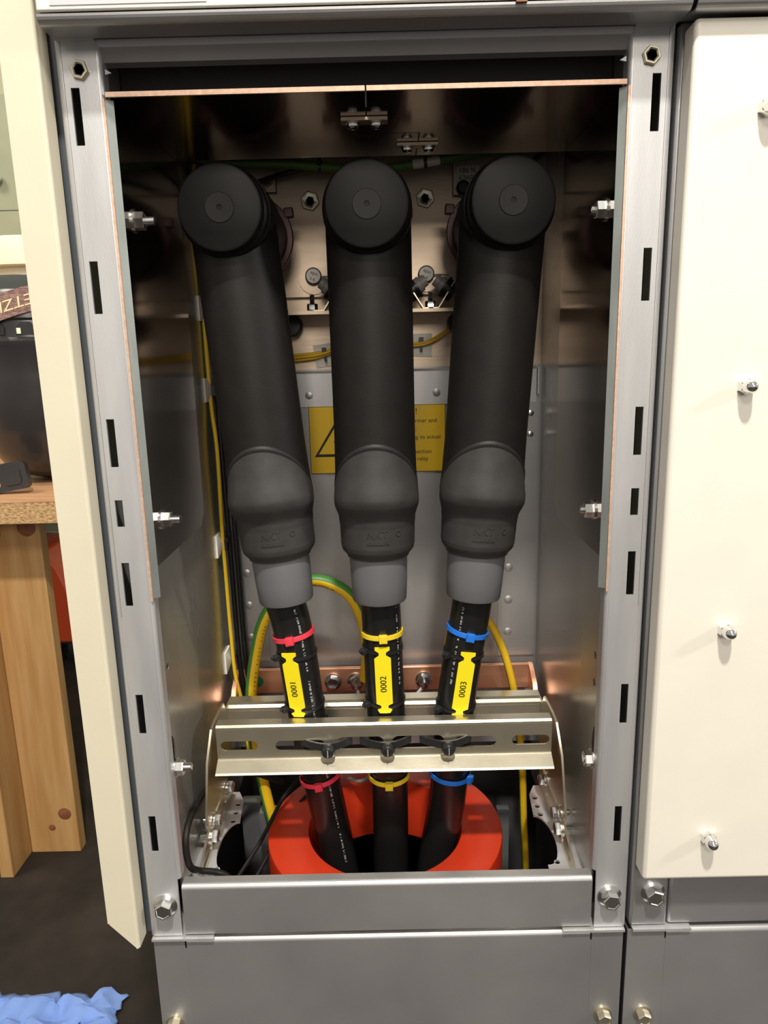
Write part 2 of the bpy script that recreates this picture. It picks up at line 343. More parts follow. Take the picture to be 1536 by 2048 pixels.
# plinth
m = MB()
arc = [(.0045-.0036*math.cos(a), -.0085+.0036*math.sin(a)) for a in [i*PI/12 for i in range(7)]]
m.strip([(.0009, -.448)]+arc+[(.016, -.0049)], 'x', -.1800, .1800, .0018); pl = build('plinth_cover', m, zinc_dark, CB)
for s in (-1, 1):
    m = MB(); m.box(*sorted((s*.1815, s*.2092)), 0, .0018, -.448, -.0045); m.box(*sorted((s*.1775, s*.1830)), .0002, .0018, -.448, -.0150); build('plinth_cover_end', m, zinc_dark, pl)
for sx, sz in ((-.1972, -.0935), (.1945, -.0935)):
    m = MB(); m.lathe([(.0082, 0), (.0082, .0015), (.0068, .0018), (0, .0018)], (sx, 0, sz), (0, -1, 0), 24); hexhead(m, (sx, -.0018, sz), (0, -1, 0), .0064, .007, phase=.1); build('plinth_bolt', m, yzinc, CB)
m = MB(); m.box(-.21, -.206, .002, .36, -.448, -.002); m.box(.206, .21, .002, .36, -.448, -.002); m.box(-.21, .21, .34, .36, -.448, .03); m.box(-.21, .21, .002, .36, -.449, -.44); build('plinth_shell', m, pit_m, CB)
m = MB(); m.box(-.150, -.120, .20, .215, -.44, -.02); m.box(-.175, -.152, .22, .235, -.44, -.02); m.box(-.02, .02, .26, .27, -.44, -.05); build('plinth_channel', m, pit_g, CB)
m = MB(); m.box(.135, .150, .24, .25, -.44, -.05); build('plinth_channel', m, pit_g, CB)
# perforated floor plates beside the opening
for s in (-1, 1):
    arcp = []
    for i in range(13):
        a = PI/2-PI*i/12; arcp.append((s*(.1535+.0125*math.cos(a)), .0790+.0365*math.sin(a)))
    poly = [(s*.183, .012), (s*.151, .012), (s*.151, .0425)]+arcp[::-1]+[(s*.1525, .1155), (s*.1555, .152), (s*.163, .168), (s*.183, .168)]
    hl = [circ(s*px, py, .0029, 14) for px, py in ((.1600, .1170), (.1598, .1310), (.1602, .1455), (.1605, .0460))]
    m = MB(); m.mesh(flat([poly]+hl, .0020), XY(.029)); build('floor_plate', m, zinc, CB)
    m = MB(); m.strip([(s*.1565, .0), (s*.150, .004)], 'y', .16, .26, .0015)
# upper compartment above the opening
m = MB(); m.box(-.2068, .2088, -.0315, -.0290, .7168, 1.15); up = build('upper_cover', m, cream, CB, bevel=.0012)
m = MB(); arc = [(-.0245-.0055*math.cos(a), .7158-.0050*math.sin(a)) for a in [i*PI/12 for i in range(7)]]
m.strip(arc+[(-.004, .7125), (-.002, .7165), (.03, .7165)], 'x', -.2072, .2090, .0016); build('upper_fold', m, zinc_dark, up)
m = MB(); m.box(-.2068, .2088, -.028, .33, .7185, 1.15); build('upper_box', m, under_m, up)
for s in (-1, 1):
    m = MB(); m.box(*sorted((s*.2085, s*.1825)), -.0185, .0, .7118, .7130); build('post_cap', m, zinc, CB)
m = MB(); m.box(-.1975, -.0985, -.0320, -.0316, .7198, .80); build('panel_sticker', m, bulb_m, up)
m = MB(); m.box(.0965, .1035, -.0335, -.0315, .7145, .7185); build('paint_chip', m, knot, up)

# ================================================================== NEIGHBOUR
NB = thing('neighbouring_cubicle', 'closed neighbouring cubicle at the right edge, metal base and plinth under a cream cover', 'cabinet', (.43, .13, -.45))
m = MB(); m.box(.2140, .2470, 0, .03, 0, .715); m.box(.2480, .64, .0008, .03, .0008, .056); 
nbp = build('base_rail', m, zinc_dark, NB, bevel=.0025)
m = MB(); m.box(.2145, .64, .01, .33, .0, .7150); build('body', m, gap_m, NB)
m = MB(); hexhead(m, (.2329, 0, .0350), (0, -1, 0), 0.0079, .0078, flange=.0106, phase=.2); build('flange_bolt', m, bolt_m, NB)
m = MB(); m.box(.2165, .268, -.0035, .03, -.0030, -.0008); build('foot_plate', m, zinc, NB)
m = MB(); arc = [(.0045-.0036*math.cos(a), -.0085+.0036*math.sin(a)) for a in [i*PI/12 for i in range(7)]]
m.strip([(.0009, -.448)]+arc+[(.016, -.0049)], 'x', .2475, .64, .0018); m.box(.2130, .2460, 0, .0018, -.448, -.0045); m.box(.244, .249, .0002, .0018, -.448, -.015); build('plinth_cover', m, zinc_dark, NB)
m = MB(); m.box(.2130, .2150, .002, .36, -.448, -.005); m.box(.213, .64, .30, .32, -.448, -.005); build('plinth_shell', m, pit_m, NB)
m = MB(); m.lathe([(.0082, 0), (.0082, .0015), (.0068, .0018), (0, .0018)], (.2306, 0, -.0935), (0, -1, 0), 24); hexhead(m, (.2306, -.0018, -.0935), (0, -1, 0), .0064, .007, phase=.1); build('plinth_bolt', m, yzinc, NB)
m = MB(); m.box(.2128, .64, -.0315, -.0290, .7168, 1.15); nu = build('upper_cover', m, cream, NB, bevel=.0012)
m = MB(); arc = [(-.0245-.0055*math.cos(a), .7158-.0050*math.sin(a)) for a in [i*PI/12 for i in range(7)]]
m.strip(arc+[(.0, .7150)], 'x', .2122, .64, .0016); build('upper_fold', m, zinc_dark, nu)
m = MB(); m.box(.2128, .64, -.028, .33, .7205, 1.15); build('upper_box', m, under_m, nu)
CV = thing('cover_panel', 'large plain cream cover panel held by four domed nuts, right of the opening', 'panel', (.43, -.01, .063))
m = MB(); m.box(.2155, .64, -.0200, -.0005, .0630, .7090); build('panel_sheet', m, cream, CV, bevel=.0032, seg=4)
for zz in (.6543, .4720, .2866, .1040):
    m = MB(); hexhead(m, (.2670 if zz < .6 else .2655, -.020, zz), (0, -1, 0), .0062, .0055, flange=.0)
    nut = build('dome_nut', m, chrome, CV, label='chrome domed nut')
    m = MB(); m.lathe([(.0052, .005), (.0052, .0085), (.0046, .0112), (.0032, .0133), (.0015, .0143), (0, .0145)], (.2670 if zz < .6 else .2655, -.020, zz), (0, -1, 0), 20); build('dome', m, chrome, nut)

# cream cladding strip with mitred foot
m = MB(); m.prism([(-.2390, .0270), (-.2175, .0025), (-.2175, 1.15), (-.2390, 1.15)], 'y', -.0162, -.0148)
arc = [(-.2182+.0022*math.sin(a), -.0155+.0022*(1-math.cos(a))) for a in [i*PI/12 for i in range(7)]]
m.strip(arc+[(-.2160, .0015)], 'z', .0022, 1.15, .0014); m.box(-.2404, -.2390, -.0162, .012, .028, 1.15)
build('cladding_strip', m, cream2, None, label='tall cream folded edge strip with a mitred lower end, left of the open cubicle', cat='trim', loc=(-.228, -.015, .0025))

# ================================================================== CONNECTORS
def sstep(t): t = max(0, min(1, t)); return t*t*(3-2*t)
def lerp_prof(pts, z):
    for (z0, r0), (z1, r1) in zip(pts, pts[1:]):
        if z0 >= z >= z1: return r0+(r1-r0)*sstep((z0-z)/(z0-z1))
    return pts[-1][1]
PROF = [(0, .0362), (-.185, .0362), (-.215, .0368), (-.237, .0380), (-.243, .0378), (-.259, .0350), (-.266, .0343), (-.283, .0340), (-.286, .0334), (-.2945, .0285)]
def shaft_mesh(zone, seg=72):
    # zone 0 shaft above the arched edge, 1 rounded rim in half-shade tone, 2 boot below it in lit tone
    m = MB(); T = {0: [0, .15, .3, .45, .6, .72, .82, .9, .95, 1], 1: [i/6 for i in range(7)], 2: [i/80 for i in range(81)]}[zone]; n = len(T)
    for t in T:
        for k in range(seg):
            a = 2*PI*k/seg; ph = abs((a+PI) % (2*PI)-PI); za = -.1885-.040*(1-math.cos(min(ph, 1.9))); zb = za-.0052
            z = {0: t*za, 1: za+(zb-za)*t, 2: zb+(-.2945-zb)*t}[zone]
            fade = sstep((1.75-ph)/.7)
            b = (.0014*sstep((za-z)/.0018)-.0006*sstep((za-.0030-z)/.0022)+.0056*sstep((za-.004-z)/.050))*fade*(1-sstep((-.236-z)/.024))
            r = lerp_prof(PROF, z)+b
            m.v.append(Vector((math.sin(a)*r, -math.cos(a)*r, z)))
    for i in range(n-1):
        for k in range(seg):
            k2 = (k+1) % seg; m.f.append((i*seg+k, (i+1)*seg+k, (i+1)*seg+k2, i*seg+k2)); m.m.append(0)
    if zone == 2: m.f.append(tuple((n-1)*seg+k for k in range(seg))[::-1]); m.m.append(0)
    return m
def on_cyl(me, r, zc, lift, xoff=0):
    m = MB(); vs = []
    for q in me.vertices:
        a = (q.co.x+xoff)/r; rr = r+lift+q.co.z; vs.append((math.sin(a)*rr, -math.cos(a)*rr, zc+q.co.y))
    m.add(vs, [tuple(p.vertices) for p in me.polygons]); return m
def connector():
    t = thing('cable_connector', '', 'cable connector', (0, 0, 0))
    build('housing', shaft_mesh(0), rubber, t, angle=60); hb = build('boot', shaft_mesh(2), rubber_lit, t, angle=60); build('boot_rim_half_shade', shaft_mesh(1), rubber_half_shade, t, angle=60)
    m = MB(); m.lathe([(0, -.030), (.0362, -.030), (.0366, -.022), (.0366, .030), (.0345, .06), (.0335, .125), (0, .125)], (0, 0, 0), (0, 1, 0), 56); build('bushing_arm', m, rubber, t, angle=50)
    m = MB(); m.lathe([(.0010, -.0490), (.0022, -.0490), (.0024, -.0500), (.0112, -.0500), (.0114, -.0496)], (0, 0, 0), (0, 1, 0), 40); cc = MB(); 
    c = MB(); c.lathe([(0, -.0494), (.0305, -.0502), (.0322, -.0496), (.0330, -.0482), (.0332, -.0400), (.0328, -.0385), (.0345, -.0375), (.0358, -.0350), (.0358, -.0290), (0, -.0290)], (0, 0, 0), (0, 1, 0), 64); cp = build('end_cap', c, capm, t, angle=40)
    c = MB(); c.lathe([(0, -.0490), (.0020, -.0490), (.0023, -.0503), (.0110, -.0504), (.0114, -.0498), (.0114, -.048), (0, -.048)], (0, 0, 0), (0, 1, 0), 40); build('cap_insert', c, capc, cp, angle=40)
    c = MB(); c.lathe([(.030, .094), (.0385, .094), (.0392, .0955), (.0392, .1005), (.0385, .102), (.030, .102)], (0, 0, 0), (0, 1, 0), 56); fl = build('bushing_flange', c, flred, t, angle=40, label='dark red clamping flange')
    for s in (-1, 1):
        c = MB(); c.box(s*.0375-.0045, s*.0375+.0045, .0935, .1025, .015, .024); build('flange_lug', c, flred, fl, bevel=.001)
    c = MB(); c.lathe([(.0262, -.290), (.0268, -.300), (.0262, -.320), (.0254, -.3370), (.0248, -.3382), (.0205, -.3382), (.0200, -.320)], (0, 0, 0), (0, 0, 1), 48); sl = build('grey_sleeve', c, sleeve_m, t, angle=40, label='smooth grey plastic sleeve')
    # moulded lettering
    rr = .0342
    build('moulded_logo', on_cyl(textmesh('NKT', .0092, .0010), rr, -.2685, .0002), rubber_lit, hb)
    fr = MB()
    for k in range(13):
        g = flat([rect(-.0098+k*.0016, -.0088+k*.0016+(k % 3)*.0002, -.0014, .0014 if k % 4 else .0004)], .0010); fr.mesh(g, Matrix.Identity(4))
    class Q: pass
    me = bpy.data.meshes.new('tmp'); me.from_pydata([tuple(q) for q in fr.v], [], fr.f)
    build('moulded_line', on_cyl(me, rr, -.2760, .0002), rubber_lit, hb)
    star = flat([circ(0, 0, .0026, 16), circ(0, 0, .0019, 16)], .0010); build('moulded_mark', on_cyl(star, rr, -.2685, .0002, .0195), rubber_lit, hb)
    return t
def copy_tree(o, parent=None):
    c = o.copy(); col.objects.link(c); c.parent = parent
    for ch in list(o.children): copy_tree(ch, c)
    return c
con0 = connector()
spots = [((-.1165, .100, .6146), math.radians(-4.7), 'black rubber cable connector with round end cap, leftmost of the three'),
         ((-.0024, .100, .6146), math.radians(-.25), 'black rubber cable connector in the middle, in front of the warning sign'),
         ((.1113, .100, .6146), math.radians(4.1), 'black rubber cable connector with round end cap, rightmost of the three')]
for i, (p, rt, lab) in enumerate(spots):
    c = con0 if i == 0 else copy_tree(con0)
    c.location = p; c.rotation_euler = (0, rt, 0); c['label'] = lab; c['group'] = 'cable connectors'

# ================================================================== CABLES
CR = .0187
paths = [[(-.0925, .100, .292), (-.0905, .101, .275), (-.0858, .104, .25), (-.0805, .105, .205), (-.0770, .107, .165), (-.0700, .112, .110), (-.0620, .121, .047), (-.0510, .128, -.038), (-.042, .13, -.15), (-.040, .13, -.38)],
         [(-.0010, .100, .292), (-.0006, .101, .275), (.0002, .104, .25), (.0012, .105, .205), (.0022, .107, .16), (.0032, .112, .11), (.0040, .121, .045), (.0034, .128, -.04), (.003, .13, -.15), (.003, .13, -.38)],
         [(.0890, .100, .292), (.0868, .101, .275), (.0832, .104, .247), (.0765, .105, .205), (.0705, .107, .157), (.0670, .112, .11), (.0630, .121, .044), (.0500, .128, -.04), (.042, .13, -.15), (.040, .13, -.38)]]
names = [('red', '0001'), ('yellow', '0002'), ('blue', '0003')]
tiecol = [red_p, yel_p, blu_p]
def at_z(path, z):
    for a, b in zip(path, path[1:]):
        if a.z >= z >= b.z:
            t = (a.z-z)/(a.z-b.z); return a.lerp(b, t), (a-b).normalized()
    return path[-1], Vector((0, 0, 1))
def ring(mb, c, ax, r, wid, th, seg=40):
    mb.lathe([(r, -wid/2), (r+th, -wid/2), (r+th, wid/2), (r, wid/2), (r, -wid/2)], c, ax, seg); return mb
TIE_TILT = [(-.10, .15), (.0, .12), (.10, .12)]
SP = []
for i in range(3):
    P = spline(paths[i], 10); SP.append(P); coln, num = names[i]
    m = MB(); m.tube(P, CR, 32); c = build('power_cable', m, cable_m, None, angle=60, label='thick black power cable tagged %s, with %s ties' % (num, coln), cat='cable', group='power cables', loc=paths[i][-1])
    # white printed line along the jacket
    m = MB(); z = .272; offs = (.55, .9, -.55)[i]
    while z > (-.02 if i == 0 else .19):
        p, d = at_z(P, z); h = random.uniform(.0006, .0018); u = Vector((0, -1, 0)); u = (u-d*u.dot(d)).normalized(); v = d.cross(u)
        if random.random() < .72:
            for q in range(2):
                a = offs+(q-.5)*.055+random.uniform(-.01, .01); n = -(-u*math.cos(a)-v*math.sin(a)); tdir = d.cross(n).normalized()
                ctr = p+n*(CR+.00006)+d*random.uniform(-.0004, .0004); e = .00028
                M = frame(ctr, tdir, d); m.mesh(flat([rect(-e, e, -h/2, h/2)], .0001), M)
        z -= random.uniform(.0012, .0030)
    build('jacket_print', m, white_ink, c)
    # coloured phase ties
    for zz, where, tl in ((.2415, 'above', 0), (.083, 'below', 1)):
        p, d = at_z(P, zz); d2 = (d+Vector((TIE_TILT[i][0]*.6, TIE_TILT[i][1]*(.3+.6*tl), 0))).normalized()
        t = thing('cable_tie', '%s cable tie round cable %s, %s the clamp rail' % (coln, num, where), 'cable tie', p, 'phase marking ties')
        rad = CR+.0003+(.0012 if tl else 0); m = MB(); ring(m, p, d2, rad, .0048, .0014); build('band', m, tiecol[i], t, bevel=.0003)
        u = Vector((0, -1, 0)); u = (u-d2*u.dot(d2)).normalized(); v = d2.cross(u)
        an = {(0, 0): -.05, (1, 0): .05, (2, 0): .02, (0, 1): .0, (1, 1): .0, (2, 1): 1.05}[(i, tl)]
        n = u*math.cos(an)+v*math.sin(an)
        # v points to -x or +x: choose by sign
        if (n.x < 0) != (an < 0) and abs(an) > .5: n = u*math.cos(an)-v*math.sin(an)
        tdir = d2.cross(n).normalized(); hc = p+n*(rad+.0022)
        M = Matrix(((tdir.x, n.x, d2.x, hc.x), (tdir.y, n.y, d2.y, hc.y), (tdir.z, n.z, d2.z, hc.z), (0, 0, 0, 1)))
        b = MB(); b.box(-.0038, .0038, -.0022, .0026, -.0038, .0038); b.box(-.0020, .0020, .0026, .0030, -.0030, .0036)
        m = MB(); m.add([M @ q for q in b.v], b.f); build('lock_head', m, tiecol[i], t, bevel=.0006)
    # number tag strapped to the cable
    ztop, zbot = ((.2305, .1640), (.2340, .1660), (.2270, .1590))[i]
    pt, dt = at_z(P, (ztop+zbot)/2); shift = (-.0035, .0005, .0010)[i]
    pa, _ = at_z(P, ztop); pb, _ = at_z(P, zbot); d = (pa-pb).normalized(); u = Vector((0, -1, 0)); u = (u-d*u.dot(d)).normalized(); v = u.cross(d).normalized()
    if v.x < 0: v = -v
    ang = (-.22, -.02, .06)[i]; n = u*math.cos(ang)+v*math.sin(ang); vx = d.cross(n).normalized()
    if vx.x < 0: vx = -vx
    Lh = (pa-pb).length/2; ctr = pa.lerp(pb, .5)+n*(CR+.0014)
    hw, nk, te = .0078, .0034, .0070
    def side(sg): return [(sg*te, Lh), (sg*te, Lh-.0030), (sg*nk, Lh-.0055), (sg*nk, Lh-.0085), (sg*hw, Lh-.0115), (sg*hw, -Lh+.0100), (sg*nk, -Lh+.0078), (sg*nk, -Lh+.0050), (sg*te, -Lh+.0035), (sg*te*.7, -Lh)]
    out = side(1)+side(-1)[::-1]
    T = thing('cable_tag', 'yellow plastic cable tag printed %s strapped to %s cable' % (num, ('the left', 'the middle', 'the right')[i]), 'tag', ctr, 'numbered cable tags')
    M = frame(ctr, vx, d)
    m = MB(); m.mesh(flat([out], .0012), M); build('tag_plate', m, tag_m, T, bevel=.0002)
    Mt = M @ Matrix.Translation((0, -.0035, .0008)) @ Matrix.Rotation(PI/2, 4, 'Z')
    m = MB(); m.mesh(textmesh(num, .0085, .0002), Mt); build('tag_number', m, black_ink, T)
    for kk, zz in enumerate((Lh-.0068, -Lh+.0062)):
        p, d3 = at_z(P, ctr.z+d.z*zz); p = p+Vector((0, -.0003, 0)); d2 = (d3+Vector((.10*(1 if kk == 0 else 1), .0, 0)) if i == 0 else d3+Vector((.05 if i == 1 else -.05, .0, 0))).normalized()
        t = thing('tag_tie', 'black cable tie at the %s end of the %s yellow tag' % (('upper', 'lower')[kk], ('leftmost', 'middle', 'rightmost')[i]), 'cable tie', p, 'black tag ties')
        m = MB(); ring(m, p, d2, CR+.0002, .0026, .0010); build('band', m, blk_p, t)
        u3 = Vector((-.80, -.60, 0)); u3 = (u3-d2*u3.dot(d2)).normalized(); td = d2.cross(u3).normalized(); hc = p+u3*(CR+.0026)
        M2 = Matrix(((td.x, u3.x, d2.x, hc.x), (td.y, u3.y, d2.y, hc.y), (td.z, u3.z, d2.z, hc.z), (0, 0, 0, 1)))
        b = MB(); b.box(-.0028, .0028, -.0020, .0040, -.0028, .0028); b.box(-.0012, .0012, .0030, .0062, -.0006, .0024)
        m = MB(); m.add([M2 @ q for q in b.v], b.f); build('lock_head', m, blk_p, t, bevel=.0006)

# ================================================================== CLAMP FRAME
CF = thing('cable_clamp_frame', 'yellowish zinc cable clamp frame with two slotted cross rails and angled side brackets', 'bracket', (0, .11, .03))
big = slot(-.1030, .1060, .1365, .1452)
face = [rect(-.1585, .1585, .1285, .1585), slot(-.1550, -.1200, .1365, .1465), slot(.1210, .1565, .1365, .1465),
        slot(-.1030, -.0560, .1355, .1460)[:], slot(-.0450, .0000, .1355, .1485), slot(.0075, .0570, .1355, .1485), slot(.0665, .1060, .1355, .1465)]
m = MB(); m.mesh(flat(face, .0020), XZ(.0740)); m.strip([(.086, .1612), (.0755, .1612), (.0740, .1600), (.0740, .1580)], 'x', -.1585, .1585, .0020)
m.strip([(.0740, .1290), (.0736, .1276), (.0722, .1266), (.0612, .1200), (.0600, .1186)], 'x', -.1585, .1585, .0020); build('front_rail', m, yzinc, CF)
faceb = [rect(-.165, .165, .108, .139), slot(-.157, -.122, .118, .1275), slot(.120, .157, .118, .1275), slot(-.100, -.045, .118, .129), slot(-.036, .030, .118, .129), slot(.040, .100, .118, .129)]
m = MB(); m.mesh(flat(faceb, .0020), XZ(.1480)); m.strip([(.1480, .138), (.1484, .1415), (.1500, .1440), (.1530, .1452), (.166, .1452)], 'x', -.165, .165, .0020); build('rear_rail', m, yzinc, CF)
for s in (-1, 1):
    m = MB(); poly = [(.0590, .066), (.0590, .1330), (.0740, .1590), (.0900, .1610), (.125, .1600), (.136, .1460), (.152, .1460), (.166, .140), (.166, .060), (.120, .046), (.075, .048)]
    m.mesh(flat([poly, circ(.150, .085, .004), circ(.082, .060, .0035)], .0020), frame((s*.1715, 0, .060), (0, 1, 0), (-s*.085, 0, 1)) @ Matrix.Translation((0, -.060, 0))); build('end_plate', m, yzinc, CF)
    m = MB(); barp = [(.022, .030), (.170, .030), (.170, .058), (.060, .056), (.022, .040)]
    m.mesh(flat([barp, slot(.036, .068, .036, .042), slot(.105, .135, .040, .046)], .0022), YZ(s*.1710))
    build('slotted_foot', m, yzinc, CF)
    for (yy, zz) in ((.0865, .0535), (.0725, .0460), (.1455, .0520)):
        b = MB(); hexhead(b, (s*.1685, yy, zz), (-s, 0, 0), .0062, .005); bo = build('bracket_bolt', b, bolt_m, CF)
        b = MB(); b.lathe([(.0082, 0), (.0082, .0014), (0, .0014)], (s*.1698, yy, zz), (-s, 0, 0), 20); build('washer', b, bolt_m, bo)
        b = MB(); thread(b, (s*.1720, yy, zz), (s, 0, 0), .0033, .0095); build('bolt_thread', b, bolt_m, bo)
# black clamp straps
for i, (kx, kz, px) in enumerate(((-.0526, .1410, 0), (.0034, .1410, 1), (.0604, .1410, 2))):
    p, d = at_z(SP[i], .1425); t = thing('clamp_strap', 'wide black releasable strap with round head holding the %s cable to the front rail' % (('left', 'middle', 'right')[i]), 'cable tie', (kx, .066, kz), 'clamp straps')
    m = MB(); x0, x1 = p.x-CR-.0008, p.x+CR+.0008
    pts = [(kx-.0265, .0765, kz+.0022), (kx-.018, .0715, kz+.0018), (kx-.008, .0690, kz+.0005), (kx, .0690, kz), (kx+.008, .0690, kz+.0012), (kx+.0160, .0715, kz+.0028), (kx+.0225, .0765, kz+.0030)]
    q = spline(pts, 6); vs = []; 
    for a in q: vs += [a+Vector((0, -.0012, .0036)), a+Vector((0, -.0012, -.0036)), a+Vector((0, .0012, -.0036)), a+Vector((0, .0012, .0036))]
    fs = []
    for k in range(len(q)-1):
        for j in range(4): fs.append((4*k+j, 4*k+(j+1) % 4, 4*k+4+(j+1) % 4, 4*k+4+j))
    fs += [(3, 2, 1, 0), tuple(4*(len(q)-1)+j for j in range(4))]
    m.add(vs, fs); build('band', m, blk_p, t)
    m = MB(); ring(m, p+Vector((0, .0015, 0)), d, CR+.0006, .0060, .0014); build('cable_loop', m, blk_p, t)
    m = MB(); m.lathe([(.0062, 0), (.0068, .0015), (.0066, .0050), (.0052, .0072), (.0025, .0082), (0, .0084)], (kx, .0685, kz-.0020), (.0, -1, -.12), 24); hd = build('strap_head', m, blk_p, t)
    m = MB(); m.box(kx-.0004, kx+.0004, .0593, .0606, kz-.0056, kz+.0010); build('head_slit', m, gry_p, hd)

# ================================================================== CURRENT TRANSFORMER
CT = thing('ring_current_transformer', 'large orange-red resin ring encircling the three power cables under the clamp frame', 'transformer', (-.002, .134, -.06))
Ro, Ri, zt = .1240, .0810, .010
pr = [(Ri, -.06), (Ri, zt-.002), (Ri+.0006, zt-.0006), (Ri+.002, zt), (Ro-.002, zt), (Ro-.0006, zt-.0006), (Ro, zt-.002), (Ro, -.06), (Ri, -.06)]
m = MB(); m.lathe(pr, (-.002, .134, 0), (0, 0, 1), 96); build('ring_body', m, ct_m, CT, angle=30)
a0 = -.60; c0 = Vector((-.002+math.cos(a0)*(Ro+.0002), .134+math.sin(a0)*(Ro+.0002), -.012)); tn = Vector((-math.sin(a0), math.cos(a0), 0))
m = MB(); m.mesh(flat([[(-.004, -.004), (.004, -.004), (0, .004)]], .0003), frame(c0, tn, (0, 0, 1))); build('polarity_mark', m, disc_w, CT)
m = MB(); m.box(-.115, .110, .030, .036, -.075, -.058); m.box(-.115, .110, .230, .236, -.075, -.058); build('support_bar', m, pit_g, CT)
mt = MB()
m = MB(); m.tube(spline([(-.045, .205, .020), (-.028, .190, .026), (-.016, .176, .045), (-.012, .16, .07)], 8), .0022, 10); build('signal_lead', m, gry_p, None, label='thin grey lead curling between the left and middle cables over the red ring', cat='wire', loc=(-.045, .205, .02))
m = MB(); m.tube(spline([(.018, .205, .045), (.032, .195, .042), (.042, .182, .055), (.045, .165, .08)], 8), .0022, 10); build('signal_lead', m, gry_p, None, label='thin grey lead curling between the middle and right cables over the red ring', cat='wire', loc=(.018, .205, .045))

# ================================================================== EARTH BAR AND CABLES
EB = thing('earth_bar', 'flat copper earth bar with bent ends across the lower back wall', 'busbar', (0, .25, .11))
m = MB(); m.box(-.172, .172, .2440, .2500, .1100, .1400); build('bar', m, copper, EB, bevel=.0008)
for s in (-1, 1):
    m = MB(); poly = [(.2500, .1405), (.2430, .1405), (.2200, .1280), (.2120, .1180), (.2120, .0750), (.2500, .0750)]
    m.mesh(flat([poly], .005), YZ(s*.1735)); build('bent_end', m, copper, EB, bevel=.0006)
for sx, st in ((-.0607, 0), (-.0338, 1), (.0470, 1), (.0985, 0), (.078, 0)):
    b = MB(); b.lathe([(.0100, 0), (.0100, .0014), (.0085, .0018), (0, .0018)], (sx, .2440, .1240), (0, -1, 0), 24); hexhead(b, (sx, .2422, .1240), (0, -1, 0), .0078, .006, phase=.3*sx*100); bo = build('bar_bolt', b, bolt_m, EB)
    if st: b = MB(); thread(b, (sx, .2365, .1240), (0, -1, 0), .0038, .010); build('bolt_thread', b, bolt_m, bo)
b = MB(); hexhead(b, (.1700, .2260, .1110), (-1, 0, 0), .0080, .007); build('bar_bolt', b, bolt_m, EB)
b = MB(); b.lathe([(.0068, 0), (.0068, .0004), (0, .0004)], (-.1500, .2440, .1255), (0, -1, 0), 20); ed = build('earth_sticker', b, green_dot, EB)
m = MB(); m.tube(spline([(.0440, .232, .118), (.034, .226, .110), (.022, .222, .106), (.005, .22, .104)], 6), .0022, 8); build('screen_braid', m, zinc, None, label='short tinned braid running from the copper bar bolt behind the middle cable', cat='wire', loc=(.03, .226, .108))
m = MB(); m.tube(spline([(-.0320, .232, .118), (-.026, .226, .105), (-.012, .222, .102), (.0, .22, .100)], 6), .0022, 8); build('screen_braid', m, zinc, None, label='short tinned braid under the copper bar bolt left of the middle cable', cat='wire', loc=(-.02, .226, .104))
m = MB(); m.tube(spline([(-.120, .226, .098), (-.075, .222, .112), (-.045, .222, .108), (-.01, .224, .098), (.03, .226, .096)], 6), .0030, 8); build('black_lead', m, cable_m, None, label='thin black lead lying along the underside of the copper bar', cat='wire', loc=(-.02, .222, .1))
W2 = [ye_w, gn_w]
m = MB(); P = spline([(-.110, .185, -.20), (-.128, .192, -.06), (-.1415, .198, .015), (-.1495, .200, .075), (-.1500, .200, .128), (-.1415, .200, .180), (-.1285, .200, .222), (-.1040, .200, .252), (-.0760, .200, .2635), (-.0520, .200, .258), (-.0330, .202, .242), (-.0220, .205, .215), (-.0180, .212, .175), (-.022, .225, .135)], 10)
m.tube(P, .0066, 20, stripe=range(12, 19), ref=(0, -1, 0)); ec = build('earth_cable', m, W2, None, angle=60, label='thick yellow-green earth cable looping up behind the left connector', cat='cable', loc=(-.11, .185, -.2))
m = MB()
for k in range(22):
    p, d = P[60+k*1], (P[61+k]-P[60+k]).normalized()
m = MB()
for k in range(40, 92):
    if k % 6 == 5: continue
    p = P[k]; d = (P[k+1]-P[k-1]).normalized(); u = Vector((0, -1, 0)); u = (u-d*u.dot(d)).normalized(); v = d.cross(u)
    if v.x < 0 and k < 75: v = -v
    if k >= 75 and v.z > 0: v = -v
    n = (u*.80+v*.60).normalized(); td = d.cross(n).normalized(); h = random.uniform(.0008, .0014)
    m.mesh(flat([rect(-.0009, .0009, -h*.4, h*.4)], .0001), frame(p+n*.00668, td, d))
build('jacket_print', m, black_ink, ec)
m = MB(); P = spline([(.070, .205, .150), (.074, .205, .195), (.088, .202, .222), (.104, .200, .224), (.1195, .200, .2080), (.1350, .200, .1720), (.1465, .200, .1250), (.1530, .200, .0750), (.1570, .200, .03), (.1600, .200, -.04), (.1640, .2, -.12), (.166, .2, -.3)], 10)
m.tube(P, .0042, 16, stripe=range(2, 6), ref=(0, -1, 0)); build('earth_cable', m, W2, None, angle=60, label='slim yellow earth cable dropping down behind the right cable to the plinth', cat='cable', loc=(.166, .2, -.3))

